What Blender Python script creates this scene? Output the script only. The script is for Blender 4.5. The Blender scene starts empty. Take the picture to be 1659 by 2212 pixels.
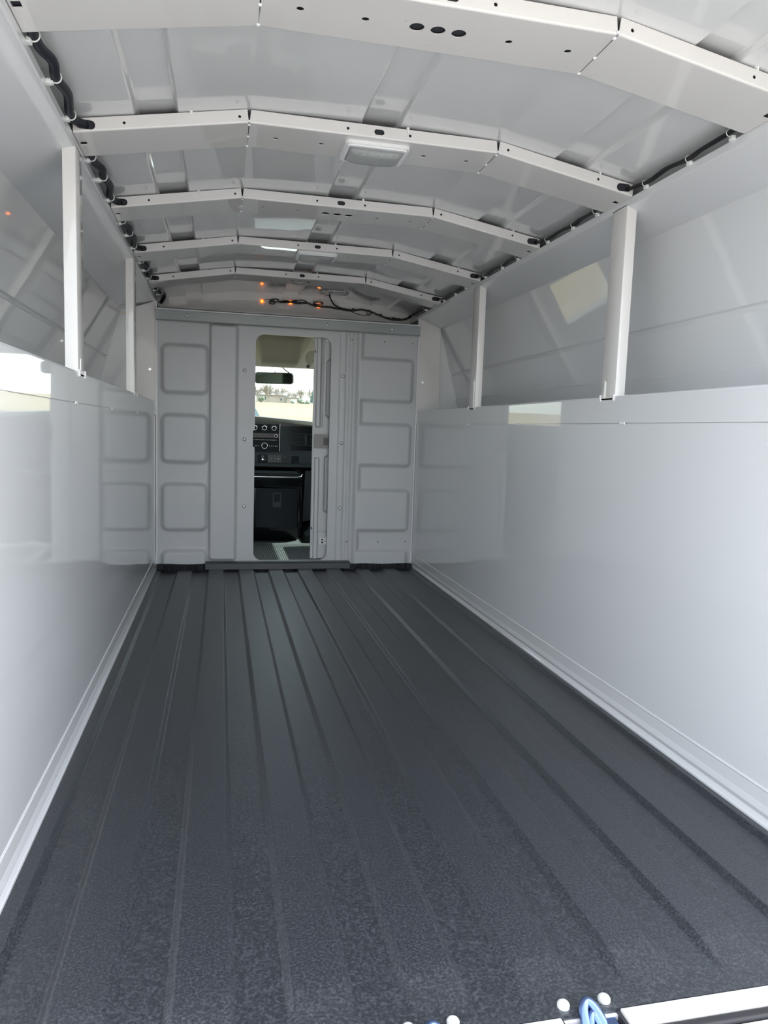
import bpy, bmesh, math, random
import numpy as np
from mathutils import Vector, Matrix
random.seed(7)
S = bpy.context.scene
COL = S.collection

# ------------------------------------------------------------------ camera, sky, sun, exposure
W, L, Z1, Z2, Z3 = 1.33, 3.78, 0.775, 0.848, 1.34     # cargo width, bulkhead distance, wall fold, sill, header
REAR = 0.765
def make_camera():
    yaw, pit, rol = 0.2227, -0.11, 0.0328
    cy, sy, cp, sp = math.cos(yaw), math.sin(yaw), math.cos(pit), math.sin(pit)
    F = Vector((sy*cp, cy*cp, sp)); R = Vector((cy, -sy, 0)); U = R.cross(F)
    c, s = math.cos(rol), math.sin(rol)
    R2 = c*R + s*U; U2 = -s*R + c*U
    cam = bpy.data.cameras.new('camera'); o = bpy.data.objects.new('camera', cam); COL.objects.link(o)
    M = Matrix((R2, U2, -F)).transposed().to_4x4(); M.translation = Vector((0.3151, 0, 0.7332))
    o.matrix_world = M
    cam.sensor_fit = 'VERTICAL'; cam.sensor_height = 24.0; cam.lens = 1569.04/2212*24.0
    cam.clip_start = 0.02; cam.clip_end = 2000
    S.camera = o
make_camera()
S.view_settings.view_transform = 'Standard'; S.view_settings.look = 'None'
S.view_settings.gamma = 1; S.view_settings.use_curve_mapping = False
S.view_settings.exposure = 0.82
def make_world():
    w = bpy.data.worlds.new('sky'); S.world = w; w.use_nodes = True
    nt = w.node_tree; nt.nodes.clear()
    out = nt.nodes.new('ShaderNodeOutputWorld'); bg = nt.nodes.new('ShaderNodeBackground')
    sky = nt.nodes.new('ShaderNodeTexSky'); sky.sky_type = 'NISHITA'; sky.sun_disc = False
    sky.sun_elevation = math.radians(50); sky.sun_rotation = math.radians(78)
    sky.air_density = 1.0; sky.dust_density = 3.0; sky.ozone_density = 1.0
    mixn = nt.nodes.new('ShaderNodeMix'); mixn.data_type = 'RGBA'; mixn.inputs[0].default_value = 0.4
    nt.links.new(sky.outputs[0], mixn.inputs[6]); mixn.inputs[7].default_value = (8.2, 8.1, 7.9, 1)   # thin high cloud
    nt.links.new(mixn.outputs[2], bg.inputs[0]); bg.inputs[1].default_value = 0.44
    nt.links.new(bg.outputs[0], out.inputs[0])
make_world()
def make_sun():
    l = bpy.data.lights.new('sun', 'SUN'); l.energy = 9.0; l.angle = math.radians(0.6); l.color = (1.0, 0.95, 0.86)
    o = bpy.data.objects.new('sun', l); COL.objects.link(o)
    d = Vector((0.66, 0.14, 0.735)).normalized()     # towards the sun: right of the truck, high
    o.rotation_euler = d.to_track_quat('Z', 'Y').to_euler(); o.location = (2, 6, 8)
make_sun()

# ------------------------------------------------------------------ materials
def mat(name, col, rough=0.5, metal=0.0, coat=0.0, coat_rough=0.03, spec=0.5, bump=None, emit=None, trans=0.0, speck=None):
    m = bpy.data.materials.new(name); m.use_nodes = True
    nt = m.node_tree; b = nt.nodes['Principled BSDF']
    b.inputs['Base Color'].default_value = (*col, 1); b.inputs['Roughness'].default_value = rough
    b.inputs['Metallic'].default_value = metal; b.inputs['Coat Weight'].default_value = coat
    b.inputs['Coat Roughness'].default_value = coat_rough; b.inputs['Specular IOR Level'].default_value = spec
    b.inputs['Transmission Weight'].default_value = trans
    if emit:
        b.inputs['Emission Color'].default_value = (*emit[0], 1); b.inputs['Emission Strength'].default_value = emit[1]
    tc = nt.nodes.new('ShaderNodeTexCoord')
    if speck:      # (scale, colour b, low, high)
        n = nt.nodes.new('ShaderNodeTexNoise'); n.inputs['Scale'].default_value = speck[0]; n.inputs['Detail'].default_value = 3
        r = nt.nodes.new('ShaderNodeValToRGB'); r.color_ramp.elements[0].position = speck[2]; r.color_ramp.elements[1].position = speck[3]
        r.color_ramp.elements[0].color = (*col, 1); r.color_ramp.elements[1].color = (*speck[1], 1)
        nt.links.new(tc.outputs['Object'], n.inputs[0]); nt.links.new(n.outputs[0], r.inputs[0]); nt.links.new(r.outputs[0], b.inputs['Base Color'])
    if bump:       # list of (scale, strength, distance)
        last = None
        for sc, st, di in bump:
            n = nt.nodes.new('ShaderNodeTexNoise'); n.inputs['Scale'].default_value = sc; n.inputs['Detail'].default_value = 2
            bp = nt.nodes.new('ShaderNodeBump'); bp.inputs['Strength'].default_value = st; bp.inputs['Distance'].default_value = di
            nt.links.new(tc.outputs['Object'], n.inputs[0]); nt.links.new(n.outputs[0], bp.inputs['Height'])
            if last: nt.links.new(last.outputs[0], bp.inputs['Normal'])
            last = bp
        nt.links.new(last.outputs[0], b.inputs['Normal'])
        if coat: nt.links.new(last.outputs[0], b.inputs['Coat Normal'])
    return m
M = {}
M['paint'] = mat('white_body_paint', (0.73, 0.74, 0.745), 0.5, coat=0.9, coat_rough=0.06, bump=[(1.3, 0.25, 0.012)])
M['wall'] = mat('wall_paint', (0.715, 0.73, 0.737), 0.4, coat=1.0, coat_rough=0.025, bump=[(1.4, 0.12, 0.009)])
M['roof'] = mat('roof_paint', (0.70, 0.705, 0.70), 0.35, coat=1.0, coat_rough=0.008, bump=[(1.1, 0.07, 0.006)])
M['bow'] = mat('bow_paint', (0.70, 0.685, 0.66), 0.45, coat=0.9, coat_rough=0.02)
M['bulk'] = mat('grey_primer', (0.55, 0.57, 0.575), 0.42, coat=0.15, coat_rough=0.2, speck=(5, (0.575, 0.58, 0.585), 0.35, 0.65), bump=[(90, 0.05, 0.0006)])
M['beam'] = mat('beam_paint', (0.30, 0.335, 0.325), 0.3, coat=0.8, coat_rough=0.1)
M['liner'] = mat('black_bedliner', (0.016, 0.020, 0.025), 0.34, spec=1.0, speck=(260, (0.066, 0.074, 0.085), 0.45, 0.76), bump=[(330, 0.38, 0.0016), (900, 0.3, 0.0006)])
M['foam'] = mat('black_foam', (0.014, 0.016, 0.019), 0.8, bump=[(160, 0.8, 0.003)])
M['conduit'] = mat('black_conduit', (0.012, 0.015, 0.024), 0.45)
M['wire'] = mat('black_wire', (0.01, 0.01, 0.013), 0.4)
M['nylon'] = mat('white_nylon', (0.82, 0.84, 0.82), 0.4)
M['weld'] = mat('painted_weld', (0.8, 0.8, 0.8), 0.2, coat=1.0)
M['zinc'] = mat('zinc_plate', (0.66, 0.72, 0.72), 0.3, metal=1.0)
M['bluezinc'] = mat('blue_zinc', (0.16, 0.24, 0.46), 0.28, metal=0.9)
M['bolt'] = mat('bright_bolt', (0.85, 0.88, 0.86), 0.2, metal=0.35)
M['pocket'] = mat('dark_pocket_steel', (0.05, 0.05, 0.055), 0.4, metal=0.3)
M['steel'] = mat('dull_steel', (0.22, 0.21, 0.205), 0.5, metal=0.4, bump=[(40, 0.3, 0.002)])
M['rubber'] = mat('black_rubber', (0.02, 0.02, 0.024), 0.55)
M['sill'] = mat('cream_paint', (0.80, 0.79, 0.75), 0.35, coat=0.7)
M['housing'] = mat('white_plastic', (0.82, 0.83, 0.82), 0.35)
M['led'] = mat('led_chip', (0.85, 0.85, 0.6), 0.3)
M['amber'] = mat('amber_lamp', (1.0, 0.25, 0.02), 0.3, emit=((1.0, 0.30, 0.04), 3.0))
M['amber_ring'] = mat('amber_ring', (0.55, 0.16, 0.02), 0.35, emit=((1.0, 0.2, 0.02), 0.6))
M['dash'] = mat('charcoal_plastic', (0.042, 0.052, 0.06), 0.6, bump=[(400, 0.2, 0.0005)])
M['dash_top'] = mat('dash_top_plastic', (0.07, 0.072, 0.07), 0.4, spec=0.5, bump=[(300, 0.2, 0.0006)])
M['gloss_black'] = mat('gloss_black_plastic', (0.005, 0.007, 0.009), 0.25, spec=0.35)
M['panel_dark'] = mat('dark_face_plastic', (0.011, 0.017, 0.022), 0.5, spec=0.2)
M['chrome'] = mat('chrome', (0.8, 0.82, 0.82), 0.12, metal=1.0)
M['icon'] = mat('white_print', (0.7, 0.72, 0.72), 0.6)
M['beige'] = mat('beige_headliner', (0.74, 0.70, 0.58), 0.85, bump=[(250, 0.15, 0.001)])
M['visor'] = mat('visor_vinyl', (0.66, 0.63, 0.53), 0.75)
M['mirror_glass'] = mat('mirror_glass', (0.30, 0.38, 0.34), 0.05, metal=1.0)
M['vinyl'] = mat('ribbed_vinyl_mat', (0.085, 0.10, 0.105), 0.45, bump=[(200, 0.3, 0.001)])
M['seat'] = mat('charcoal_cloth', (0.03, 0.033, 0.037), 0.85)
M['cabshell'] = mat('cab_trim', (0.27, 0.26, 0.23), 0.7)
M['field'] = mat('dry_grass_field', (0.17, 0.132, 0.056), 0.9, speck=(0.12, (0.21, 0.155, 0.065), 0.4, 0.65))
M['gravel'] = mat('pale_gravel', (0.26, 0.255, 0.25), 0.9, speck=(1.5, (0.20, 0.20, 0.195), 0.4, 0.7))
M['bark'] = mat('hazed_pale_bark', (0.27, 0.255, 0.23), 0.9)  # both barks kept pale, with distance haze put into their colour
M['bark_warm'] = mat('brown_bark', (0.26, 0.235, 0.19), 0.9)
M['spruce'] = mat('blue_green_needles', (0.085, 0.15, 0.13), 0.9)
M['bushes'] = mat('grey_green_bush', (0.12, 0.16, 0.12), 0.9)
M['siding'] = mat('hazed_pale_siding', (0.36, 0.32, 0.28), 0.85)  # wall tone includes the paleness of distance haze
M['roofing'] = mat('grey_shingles', (0.20, 0.20, 0.22), 0.9)
M['pane'] = mat('house_pane', (0.05, 0.06, 0.07), 0.1)
M['white_trim'] = mat('house_trim', (0.5, 0.5, 0.48), 0.7)
M['outer'] = mat('outer_body_paint', (0.7, 0.7, 0.7), 0.4)
M['hole_dark'] = mat('painted_hole_shade', (0.02, 0.022, 0.028), 0.7)  # near-black that paints the shade behind the bow holes

def glassmat(name, tint, fac=0.06):
    m = bpy.data.materials.new(name); m.use_nodes = True; nt = m.node_tree; nt.nodes.clear()
    out = nt.nodes.new('ShaderNodeOutputMaterial'); t = nt.nodes.new('ShaderNodeBsdfTransparent'); g = nt.nodes.new('ShaderNodeBsdfGlossy')
    mx = nt.nodes.new('ShaderNodeMixShader'); lw = nt.nodes.new('ShaderNodeLayerWeight'); lw.inputs[0].default_value = 0.5
    fr = nt.nodes.new('ShaderNodeMapRange'); pw = nt.nodes.new('ShaderNodeMath'); pw.operation = 'POWER'; pw.inputs[1].default_value = 5
    nt.links.new(lw.outputs['Facing'], pw.inputs[0]); nt.links.new(pw.outputs[0], fr.inputs[0]); fr.inputs[3].default_value = 0.03; fr.inputs[4].default_value = 0.6
    t.inputs[0].default_value = (*tint, 1); g.inputs['Roughness'].default_value = 0.02
    nt.links.new(fr.outputs[0], mx.inputs[0]); nt.links.new(t.outputs[0], mx.inputs[1]); nt.links.new(g.outputs[0], mx.inputs[2])
    nt.links.new(mx.outputs[0], out.inputs[0]); return m
M['windshield'] = glassmat('windshield_glass', (0.86, 0.91, 0.89))
M['sideglass'] = glassmat('side_window_glass', (0.8, 0.86, 0.84))
M['lens'] = mat('clear_lens', (0.9, 0.92, 0.92), 0.12, trans=0.75, bump=[(260, 0.9, 0.002)])

# ------------------------------------------------------------------ helpers
ORG = {}
def obj(name, me, m=None, parent=None, smooth=None, origin=None):
    """me: mesh or bmesh in world coordinates."""
    if isinstance(me, bmesh.types.BMesh):
        bm = me; me = bpy.data.meshes.new(name); bm.normal_update(); bm.to_mesh(me); bm.free()
    if m is not None and len(me.materials) == 0:
        me.materials.append(M[m] if isinstance(m, str) else m)
    o = bpy.data.objects.new(name, me); COL.objects.link(o)
    if parent is not None:
        base = ORG[parent.name]; o.parent = parent
    else:
        if origin is None:
            co = np.empty(len(me.vertices)*3); me.vertices.foreach_get('co', co); co = co.reshape(-1, 3)
            mn, mx = co.min(0), co.max(0); base = Vector(((mn[0]+mx[0])/2, (mn[1]+mx[1])/2, mn[2]))
        else: base = Vector(origin)
        o.location = base
    ORG[o.name] = base
    me.transform(Matrix.Translation(-base))
    if smooth:
        me.shade_smooth()
        if smooth is not True: me.set_sharp_from_angle(angle=math.radians(smooth))
    return o
def tag(o, label=None, cat=None, group=None, kind=None):
    if label: o['label'] = label
    if cat: o['category'] = cat
    if group: o['group'] = group
    if kind: o['kind'] = kind
    return o
def thing(name, loc, label, cat, group=None):
    o = bpy.data.objects.new(name, None); COL.objects.link(o); o.location = loc; o.empty_display_size = 0.05
    ORG[o.name] = Vector(loc); return tag(o, label, cat, group)
def struct(name, me, m, smooth=None, label=None, cat=None):
    o = obj(name, me, m, None, smooth); o['kind'] = 'structure'
    if label: o['label'] = label
    if cat: o['category'] = cat
    return o
def B(): return bmesh.new()
def box(bm, x0, x1, y0, y1, z0, z1, bev=0.0, seg=2):
    r = bmesh.ops.create_cube(bm, size=1.0, matrix=Matrix.Translation(((x0+x1)/2, (y0+y1)/2, (z0+z1)/2)) @ Matrix.Diagonal((abs(x1-x0), abs(y1-y0), abs(z1-z0), 1)))
    if bev:
        es = {e for v in r['verts'] for e in v.link_edges}
        bmesh.ops.bevel(bm, geom=list(es), offset=bev, segments=seg, affect='EDGES', profile=0.5)
    return bm
def prism(bm, pts, axis, a, b):
    """closed polygon pts in the two other axes, extruded along axis from a to b."""
    def mk(p, t):
        if axis == 'y': return (p[0], t, p[1])
        if axis == 'x': return (t, p[0], p[1])
        return (p[0], p[1], t)
    v0 = [bm.verts.new(mk(p, a)) for p in pts]; v1 = [bm.verts.new(mk(p, b)) for p in pts]
    n = len(pts); fs = [bm.faces.new(v0), bm.faces.new(v1[::-1])]
    for i in range(n): fs.append(bm.faces.new((v0[i], v1[i], v1[(i+1) % n], v0[(i+1) % n])))
    bmesh.ops.recalc_face_normals(bm, faces=fs)
    return bm
def strip(bm, pts, y0, y1, t, ny=1):
    """open profile pts (x,z) -> a sheet of thickness t, run along y."""
    P = [Vector(p) for p in pts]; off = []
    for i, p in enumerate(P):
        d = (P[min(i+1, len(P)-1)] - P[max(i-1, 0)]).normalized()
        off.append(p + Vector((-d[1], d[0]))*t)
    return prism(bm, [tuple(p) for p in P] + [tuple(p) for p in off[::-1]], 'y', y0, y1)
def smooth_path(pts, n=8):
    P = [Vector(p) for p in pts]
    if len(P) < 3: return P
    Q = [2*P[0]-P[1]] + P + [2*P[-1]-P[-2]]; out = []
    for i in range(1, len(Q)-2):
        a, b, c, d = Q[i-1], Q[i], Q[i+1], Q[i+2]
        for k in range(n):
            t = k/n
            out.append(0.5*((2*b) + (c-a)*t + (2*a-5*b+4*c-d)*t*t + (3*b-a-3*c+d)*t**3))
    return out + [P[-1]]
def tube(bm, pts, r, seg=8, sm=8, closed=False, corr=0.0):
    P = smooth_path(pts, sm) if sm else [Vector(p) for p in pts]
    if closed: P = P[:-1] if (P[0]-P[-1]).length < 1e-6 else P
    n = len(P); rings = []; up = None
    for i in range(n):
        a = P[i-1] if (i or closed) else P[0]; b = P[(i+1) % n] if (i < n-1 or closed) else P[-1]
        t = (b-a).normalized()
        if up is None: up = Vector((0, 0, 1)) if abs(t.z) < 0.9 else Vector((1, 0, 0))
        s = t.cross(up).normalized(); up = s.cross(t).normalized()
        rr = r[i*len(r)//n] if isinstance(r, (list, tuple)) else r
        rr = rr*(1+corr*(1 if i % 2 else -1))
        rings.append([bm.verts.new(P[i] + rr*(math.cos(k*2*math.pi/seg)*s + math.sin(k*2*math.pi/seg)*up)) for k in range(seg)])
    for i in range(n if closed else n-1):
        A, Bq = rings[i], rings[(i+1) % n]
        for k in range(seg): bm.faces.new((A[k], A[(k+1) % seg], Bq[(k+1) % seg], Bq[k]))
    if not closed:
        bm.faces.new(rings[0]); bm.faces.new(rings[-1][::-1])
    return bm
def cyl(bm, c, axis, r, h, seg=24, r2=None, bev=0):
    d = Vector(axis).normalized(); q = d.to_track_quat('Z', 'Y').to_matrix().to_4x4()
    res = bmesh.ops.create_cone(bm, cap_ends=True, segments=seg, radius1=r, radius2=r if r2 is None else r2, depth=h, matrix=Matrix.Translation(Vector(c)) @ q)
    if bev:
        vs = res['verts']; es = {e for v in vs for e in v.link_edges if (sum((u in vs) for u in e.verts) == 2) and len(e.link_faces) == 2 and any(len(f.verts) > 4 for f in e.link_faces)}
        bmesh.ops.bevel(bm, geom=list(es), offset=bev, segments=2, affect='EDGES')
    return bm
def dome(bm, c, axis, r, flat=0.5, seg=14):
    d = Vector(axis).normalized(); q = d.to_track_quat('Z', 'Y').to_matrix().to_4x4()
    bmesh.ops.create_uvsphere(bm, u_segments=seg, v_segments=8, radius=r, matrix=Matrix.Translation(Vector(c)) @ q @ Matrix.Diagonal((1, 1, flat, 1)))
    return bm
def torus(bm, c, axis, R, r, seg=24, sub=8):
    d = Vector(axis).normalized(); a = d.orthogonal().normalized(); b = d.cross(a)
    return tube(bm, [Vector(c) + R*(math.cos(k*2*math.pi/seg)*a + math.sin(k*2*math.pi/seg)*b) for k in range(seg)], r, sub, 0, True)
def circ(cx, cy, r, n=20, ry=None):
    ry = ry or r
    return [(cx+r*math.cos(2*math.pi*k/n), cy+ry*math.sin(2*math.pi*k/n)) for k in range(n)]
def slot(cx, cy, w, h, n=8):
    r = h/2; a = w/2-r
    return [(cx+a+r*math.cos(-math.pi/2+math.pi*k/n), cy+r*math.sin(-math.pi/2+math.pi*k/n)) for k in range(n+1)] + \
           [(cx-a+r*math.cos(math.pi/2+math.pi*k/n), cy+r*math.sin(math.pi/2+math.pi*k/n)) for k in range(n+1)]
def rrect(x0, x1, z0, z1, r, n=6):
    o = []
    for cx, cz, a in ((x1-r, z0+r, -90), (x1-r, z1-r, 0), (x0+r, z1-r, 90), (x0+r, z0+r, 180)):
        o += [(cx+r*math.cos(math.radians(a+90*k/n)), cz+r*math.sin(math.radians(a+90*k/n))) for k in range(n+1)]
    return o
def plate(outline, holes, t, mtx):
    """flat plate with real holes: local (u,v,w) mapped by mtx."""
    cu = bpy.data.curves.new('tmp', 'CURVE'); cu.dimensions = '2D'; cu.fill_mode = 'BOTH'; cu.extrude = t/2
    for ring in [outline]+holes:
        sp = cu.splines.new('POLY'); sp.points.add(len(ring)-1); sp.use_cyclic_u = True
        for p, q in zip(sp.points, ring): p.co = (q[0], q[1], 0, 1)
    o = bpy.data.objects.new('tmp', cu); COL.objects.link(o)
    dg = bpy.context.evaluated_depsgraph_get(); me = bpy.data.meshes.new_from_object(o.evaluated_get(dg))
    bpy.data.objects.remove(o); bpy.data.curves.remove(cu)
    me.materials.clear(); me.transform(mtx); return me
def addmesh(bm, me): bm.from_mesh(me); bpy.data.meshes.remove(me); return bm
def frame(o, u, v, w): # matrix from origin + axes
    m = Matrix((Vector(u), Vector(v), Vector(w))).transposed().to_4x4(); m.translation = Vector(o); return m
XZ = lambda y: frame((0, y, 0), (1, 0, 0), (0, 0, 1), (0, -1, 0))

# ------------------------------------------------------------------ floor liner
def sm(t): t = np.clip(t, 0, 1); return t*t*(3-2*t)
def make_floor():
    xs = np.arange(0, W+1e-6, 0.0015); xs[-1] = W
    ys = np.array([0.775, 0.80, 0.815, 0.83, 0.845, 0.86, 0.875, 0.89, 1.2, 2.0, 2.8, 3.3, 3.62, 3.66, 3.70, 3.77])
    ph = np.mod(xs-0.145+0.075, 0.15)-0.075          # ridge centres every 150 mm
    ridge = 0.75*np.clip((0.0445-np.abs(ph))/0.011, 0, 1)+0.25*sm((0.0445-np.abs(ph))/0.011)
    h = 0.0095
    yy = sm((ys-0.80)/0.09)
    Z = np.outer(yy, ridge)*h
    edge = 0.0*Z
    V = [(x, y, Z[j, i]) for j, y in enumerate(ys) for i, x in enumerate(xs)]
    n = len(xs); Fc = [(j*n+i, j*n+i+1, (j+1)*n+i+1, (j+1)*n+i) for j in range(len(ys)-1) for i in range(n-1)]
    k = len(V); V += [(x, ys[0], -0.006) for x in xs]
    Fc += [(k+i, k+i+1, i+1, i) for i in range(n-1)]
    me = bpy.data.meshes.new('floor'); me.from_pydata(V, [], Fc); me.update()
    struct('floor', me, 'liner', smooth=50)
    b = B(); box(b, -0.02, W+0.02, REAR+0.006, 3.84, -0.06, -0.007)
    struct('floor_deck', b, 'outer')
make_floor()

# ------------------------------------------------------------------ lower walls with sill, base strips
def make_wall(side):
    s = 1 if side == 'right' else -1
    X = W if s > 0 else 0.0
    def p(dx, z): return (X + s*dx, z)
    b = B()
    # lower sheet, upper sheet with rolled sill, outer return shelf
    prism(b, [p(0.0015, 0.0), p(0.0015, Z1-0.001), p(0.02, Z1-0.001), p(0.02, 0.0)], 'y', REAR, L)
    prism(b, [p(0, Z1+0.0012), p(0, Z2-0.006), p(0.0015, Z2-0.002), p(0.006, Z2), p(0.26 if s > 0 else 0.26, Z2-0.004), p(0.26, Z2-0.02), p(0.02, Z2-0.02), p(0.02, Z1+0.0012)], 'y', REAR, L+0.02)
    prism(b, [p(0.004, Z1-0.004), p(0.004, Z1+0.004), p(0.018, Z1+0.004), p(0.018, Z1-0.004)], 'y', REAR, L)
    o = struct('wall_'+side, b, 'wall')
    # welds along the fold
    for y in ((1.72, 2.405, 2.944) if s > 0 else (1.745, 2.289, 2.962)):
        w = B()
        for k in range(3): dome(w, (X-s*0.0005+s*0.001, y+0.009*(k-1), Z1+0.0005*(k % 2)), (s, 0, 0), 0.0048, 0.45, 8)
        obj('weld_bead', w, 'weld', o, True)
    # base strip: bent lap plate with cove
    bb = B()
    prism(bb, [p(-0.004, 0.002), p(-0.004, 0.014), p(-0.002, 0.017), p(0.002, 0.026), p(-0.001, 0.031), p(-0.0025, 0.036), p(-0.001, 0.045), p(0.0, 0.050), p(0.0, 0.076), p(-0.001, 0.079), p(0.0005, 0.082), p(0.006, 0.082), p(0.006, 0.002)], 'y', REAR+0.015, L-0.002)
    struct('baseboard_'+side, bb, 'paint')
    # front corner flange
    c = B(); prism(c, [p(-0.007, 0.03), p(-0.007, Z3-0.01), p(0.0, Z3-0.01), p(0.0, 0.03)], 'y', L-0.008, L-0.004)
    struct('trim_corner_'+side, c, 'paint')
make_wall('left'); make_wall('right')

# ------------------------------------------------------------------ headers, soffits, outer compartment panels
def make_upper(side):
    s = 1 if side == 'right' else -1
    X = W if s > 0 else 0.0
    D = 0.127 if s > 0 else 0.168
    def p(dx, z): return (X + s*dx, z)
    b = B()
    strip(b, [p(0, 1.348), p(0, 1.332), p(0.004, 1.329)], REAR, 4.0, 0.0025*s)
    o = struct('trim_header_'+side, b, 'paint')
    b = B()   # soffit sloping down to the outer panel
    prism(b, [p(0.001, 1.331), p(D+0.004, 1.281), p(D+0.004, 1.291), p(0.001, 1.341)], 'y', REAR, 3.83)
    struct('ceiling_soffit_'+side, b, 'paint')
    b = B()   # cable tray lip behind the header, up to the roof
    prism(b, [p(0.0015, 1.338), p(0.045, 1.345), p(0.045, 1.400), p(0.048, 1.400), p(0.048, 1.340), p(0.0015, 1.335)], 'y', REAR, 4.03)
    struct('trim_tray_'+side, b, 'paint')
    b = B()   # outer panel: creased sheet leaning outwards to the sill
    pr = [(D, 1.283), (D+(0.195-D)*0.97, 1.062) if s > 0 else (0.222, 1.062)]
    x1 = 0.195 if s > 0 else 0.233; x2 = 0.231 if s > 0 else 0.266; x3 = 0.252 if s > 0 else 0.284
    pr = [(D, 1.283), (x1-0.004, 1.058), (x1+0.004, 1.054), (x1, 1.040), (x2, 0.922), (x2-0.006, 0.916), (x3-0.008, 0.868), (x3-0.003, 0.862), (x3+0.004, 0.83)]
    pts = [p(a, z) for a, z in pr] + [p(a+0.012, z) for a, z in pr[::-1]]
    prism(b, pts, 'y', REAR, 3.83)
    struct('wall_outer_'+side, b, 'wall')
    b = B()   # front end wall of the compartment
    prism(b, [p(0.0, 0.83), p(x3+0.01, 0.83), p(x2+0.004, 0.92), p(x1+0.006, 1.05), p(D+0.006, 1.285), p(0.0, 1.335)], 'y', 3.815, 3.825)
    # narrow fold where it meets the outer panel
    struct('wall_end_'+side, b, 'paint')
    # corner plate beside the bulkhead
    b = B(); w = 0.118 if s > 0 else 0.092
    prism(b, [p(0.0, Z2), p(w+0.006*(s > 0), Z2), p(w, 1.331-0.39*w), p(0.0, 1.331)], 'y', 3.782, 3.785)
    prism(b, [p(w, Z2), p(w+0.004, Z2), p(w+0.001, 1.331-0.39*w), p(w-0.003, 1.331-0.39*w)], 'y', 3.785, 3.815)
    t = struct('trim_corner_plate_'+side, b, 'bow')
    bb = B(); cyl(bb, (X+s*0.028, 3.780, 1.0), (0, 1, 0), 0.0065, 0.006, 16); obj('bolt', bb, 'zinc', t)
    # dark outer skin of the body, keeps daylight out
    b = B(); prism(b, [p(0.02, -0.3), p(0.40, -0.3), p(0.40, 0.9), p(D+0.03, 1.40), p(0.05, 1.40), p(0.05, 1.345), p(D+0.02, 1.30), p(0.385, 0.9), p(0.385, -0.28), p(0.02, -0.28)], 'y', REAR, 3.86)
    struct('wall_skin_'+side, b, 'outer')
make_upper('left'); make_upper('right')

# ------------------------------------------------------------------ roof skin with three pressed beads
def make_roof():
    XA, XB = 0.371, 0.963
    def rz(x):
        if x < XA: z = 1.440-(XA-x)*0.168
        elif x > XB: z = 1.440-(x-XB)*0.168
        else: z = 1.440 + 0.0045*math.sin(math.pi*(x-XA)/(XB-XA))
        for c in (0.172, 0.673, 1.158):
            d = abs(x-c); z += 0.013*float(sm(np.array((0.047-d)/0.009)))
        return z + 0.0008
    xs = sorted(set([-0.046, XA, XB, W+0.046] + list(np.arange(-0.045, W+0.046, 0.02)) + [c+o for c in (0.172, 0.673, 1.158) for o in (-.049, -.047, -.0445, -.0425, -.040, -.037, .037, .040, .0425, .0445, .047, .049)]))
    ys = [REAR] + [round(0.9+0.1*i, 3) for i in range(31)] + [3.93, 3.96, 3.985, 4.0]
    V = []; 
    for y in ys:
        for x in xs:
            z = rz(x)
            # skin bellies very slightly between the bows
            V.append((x, y, z))
    n = len(xs); Fc = [(j*n+i, (j+1)*n+i, (j+1)*n+i+1, j*n+i+1) for j in range(len(ys)-1) for i in range(n-1)]
    me = bpy.data.meshes.new('ceiling'); me.from_pydata(V, [], Fc); me.update()
    struct('ceiling', me, 'roof', smooth=12)
    b = B(); prism(b, [(-0.06, 1.40), (XA, 1.475), (XB, 1.475), (W+0.06, 1.40), (W+0.06, 1.41), (XB, 1.49), (XA, 1.49), (-0.06, 1.41)], 'y', REAR, 4.06)
    struct('ceiling_skin', b, 'outer')
    # front cap wall above the cab
    b = B(); prism(b, [(-0.05, 1.335), (W+0.05, 1.335), (W+0.05, 1.385), (XB, 1.465), (XA, 1.465), (-0.05, 1.385)], 'y', 4.0, 4.01)
    struct('wall_cap', b, 'bow')
    for xx, sd in ((-0.060, 'left'), (W+0.048, 'right')):  # unseen closing panels added to stop daylight leaking at the beam ends
        b = B(); box(b, xx, xx+0.012, 3.80, 4.05, 1.18, 1.43); struct('wall_cap_leak_stop_'+sd, b, 'outer')
    b = B()
    V2 = [(-0.05, 3.79, 1.288), (W+0.05, 3.79, 1.288), (W+0.05, 4.005, 1.342), (-0.05, 4.005, 1.342)]
    prism(b, [(3.785, 1.286), (3.99, 1.318), (4.006, 1.3445), (4.006, 1.335), (3.99, 1.31), (3.785, 1.278)], 'x', -0.05, W+0.05)
    struct('trim_cap_ledge', b, 'beam')
make_roof()

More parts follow.
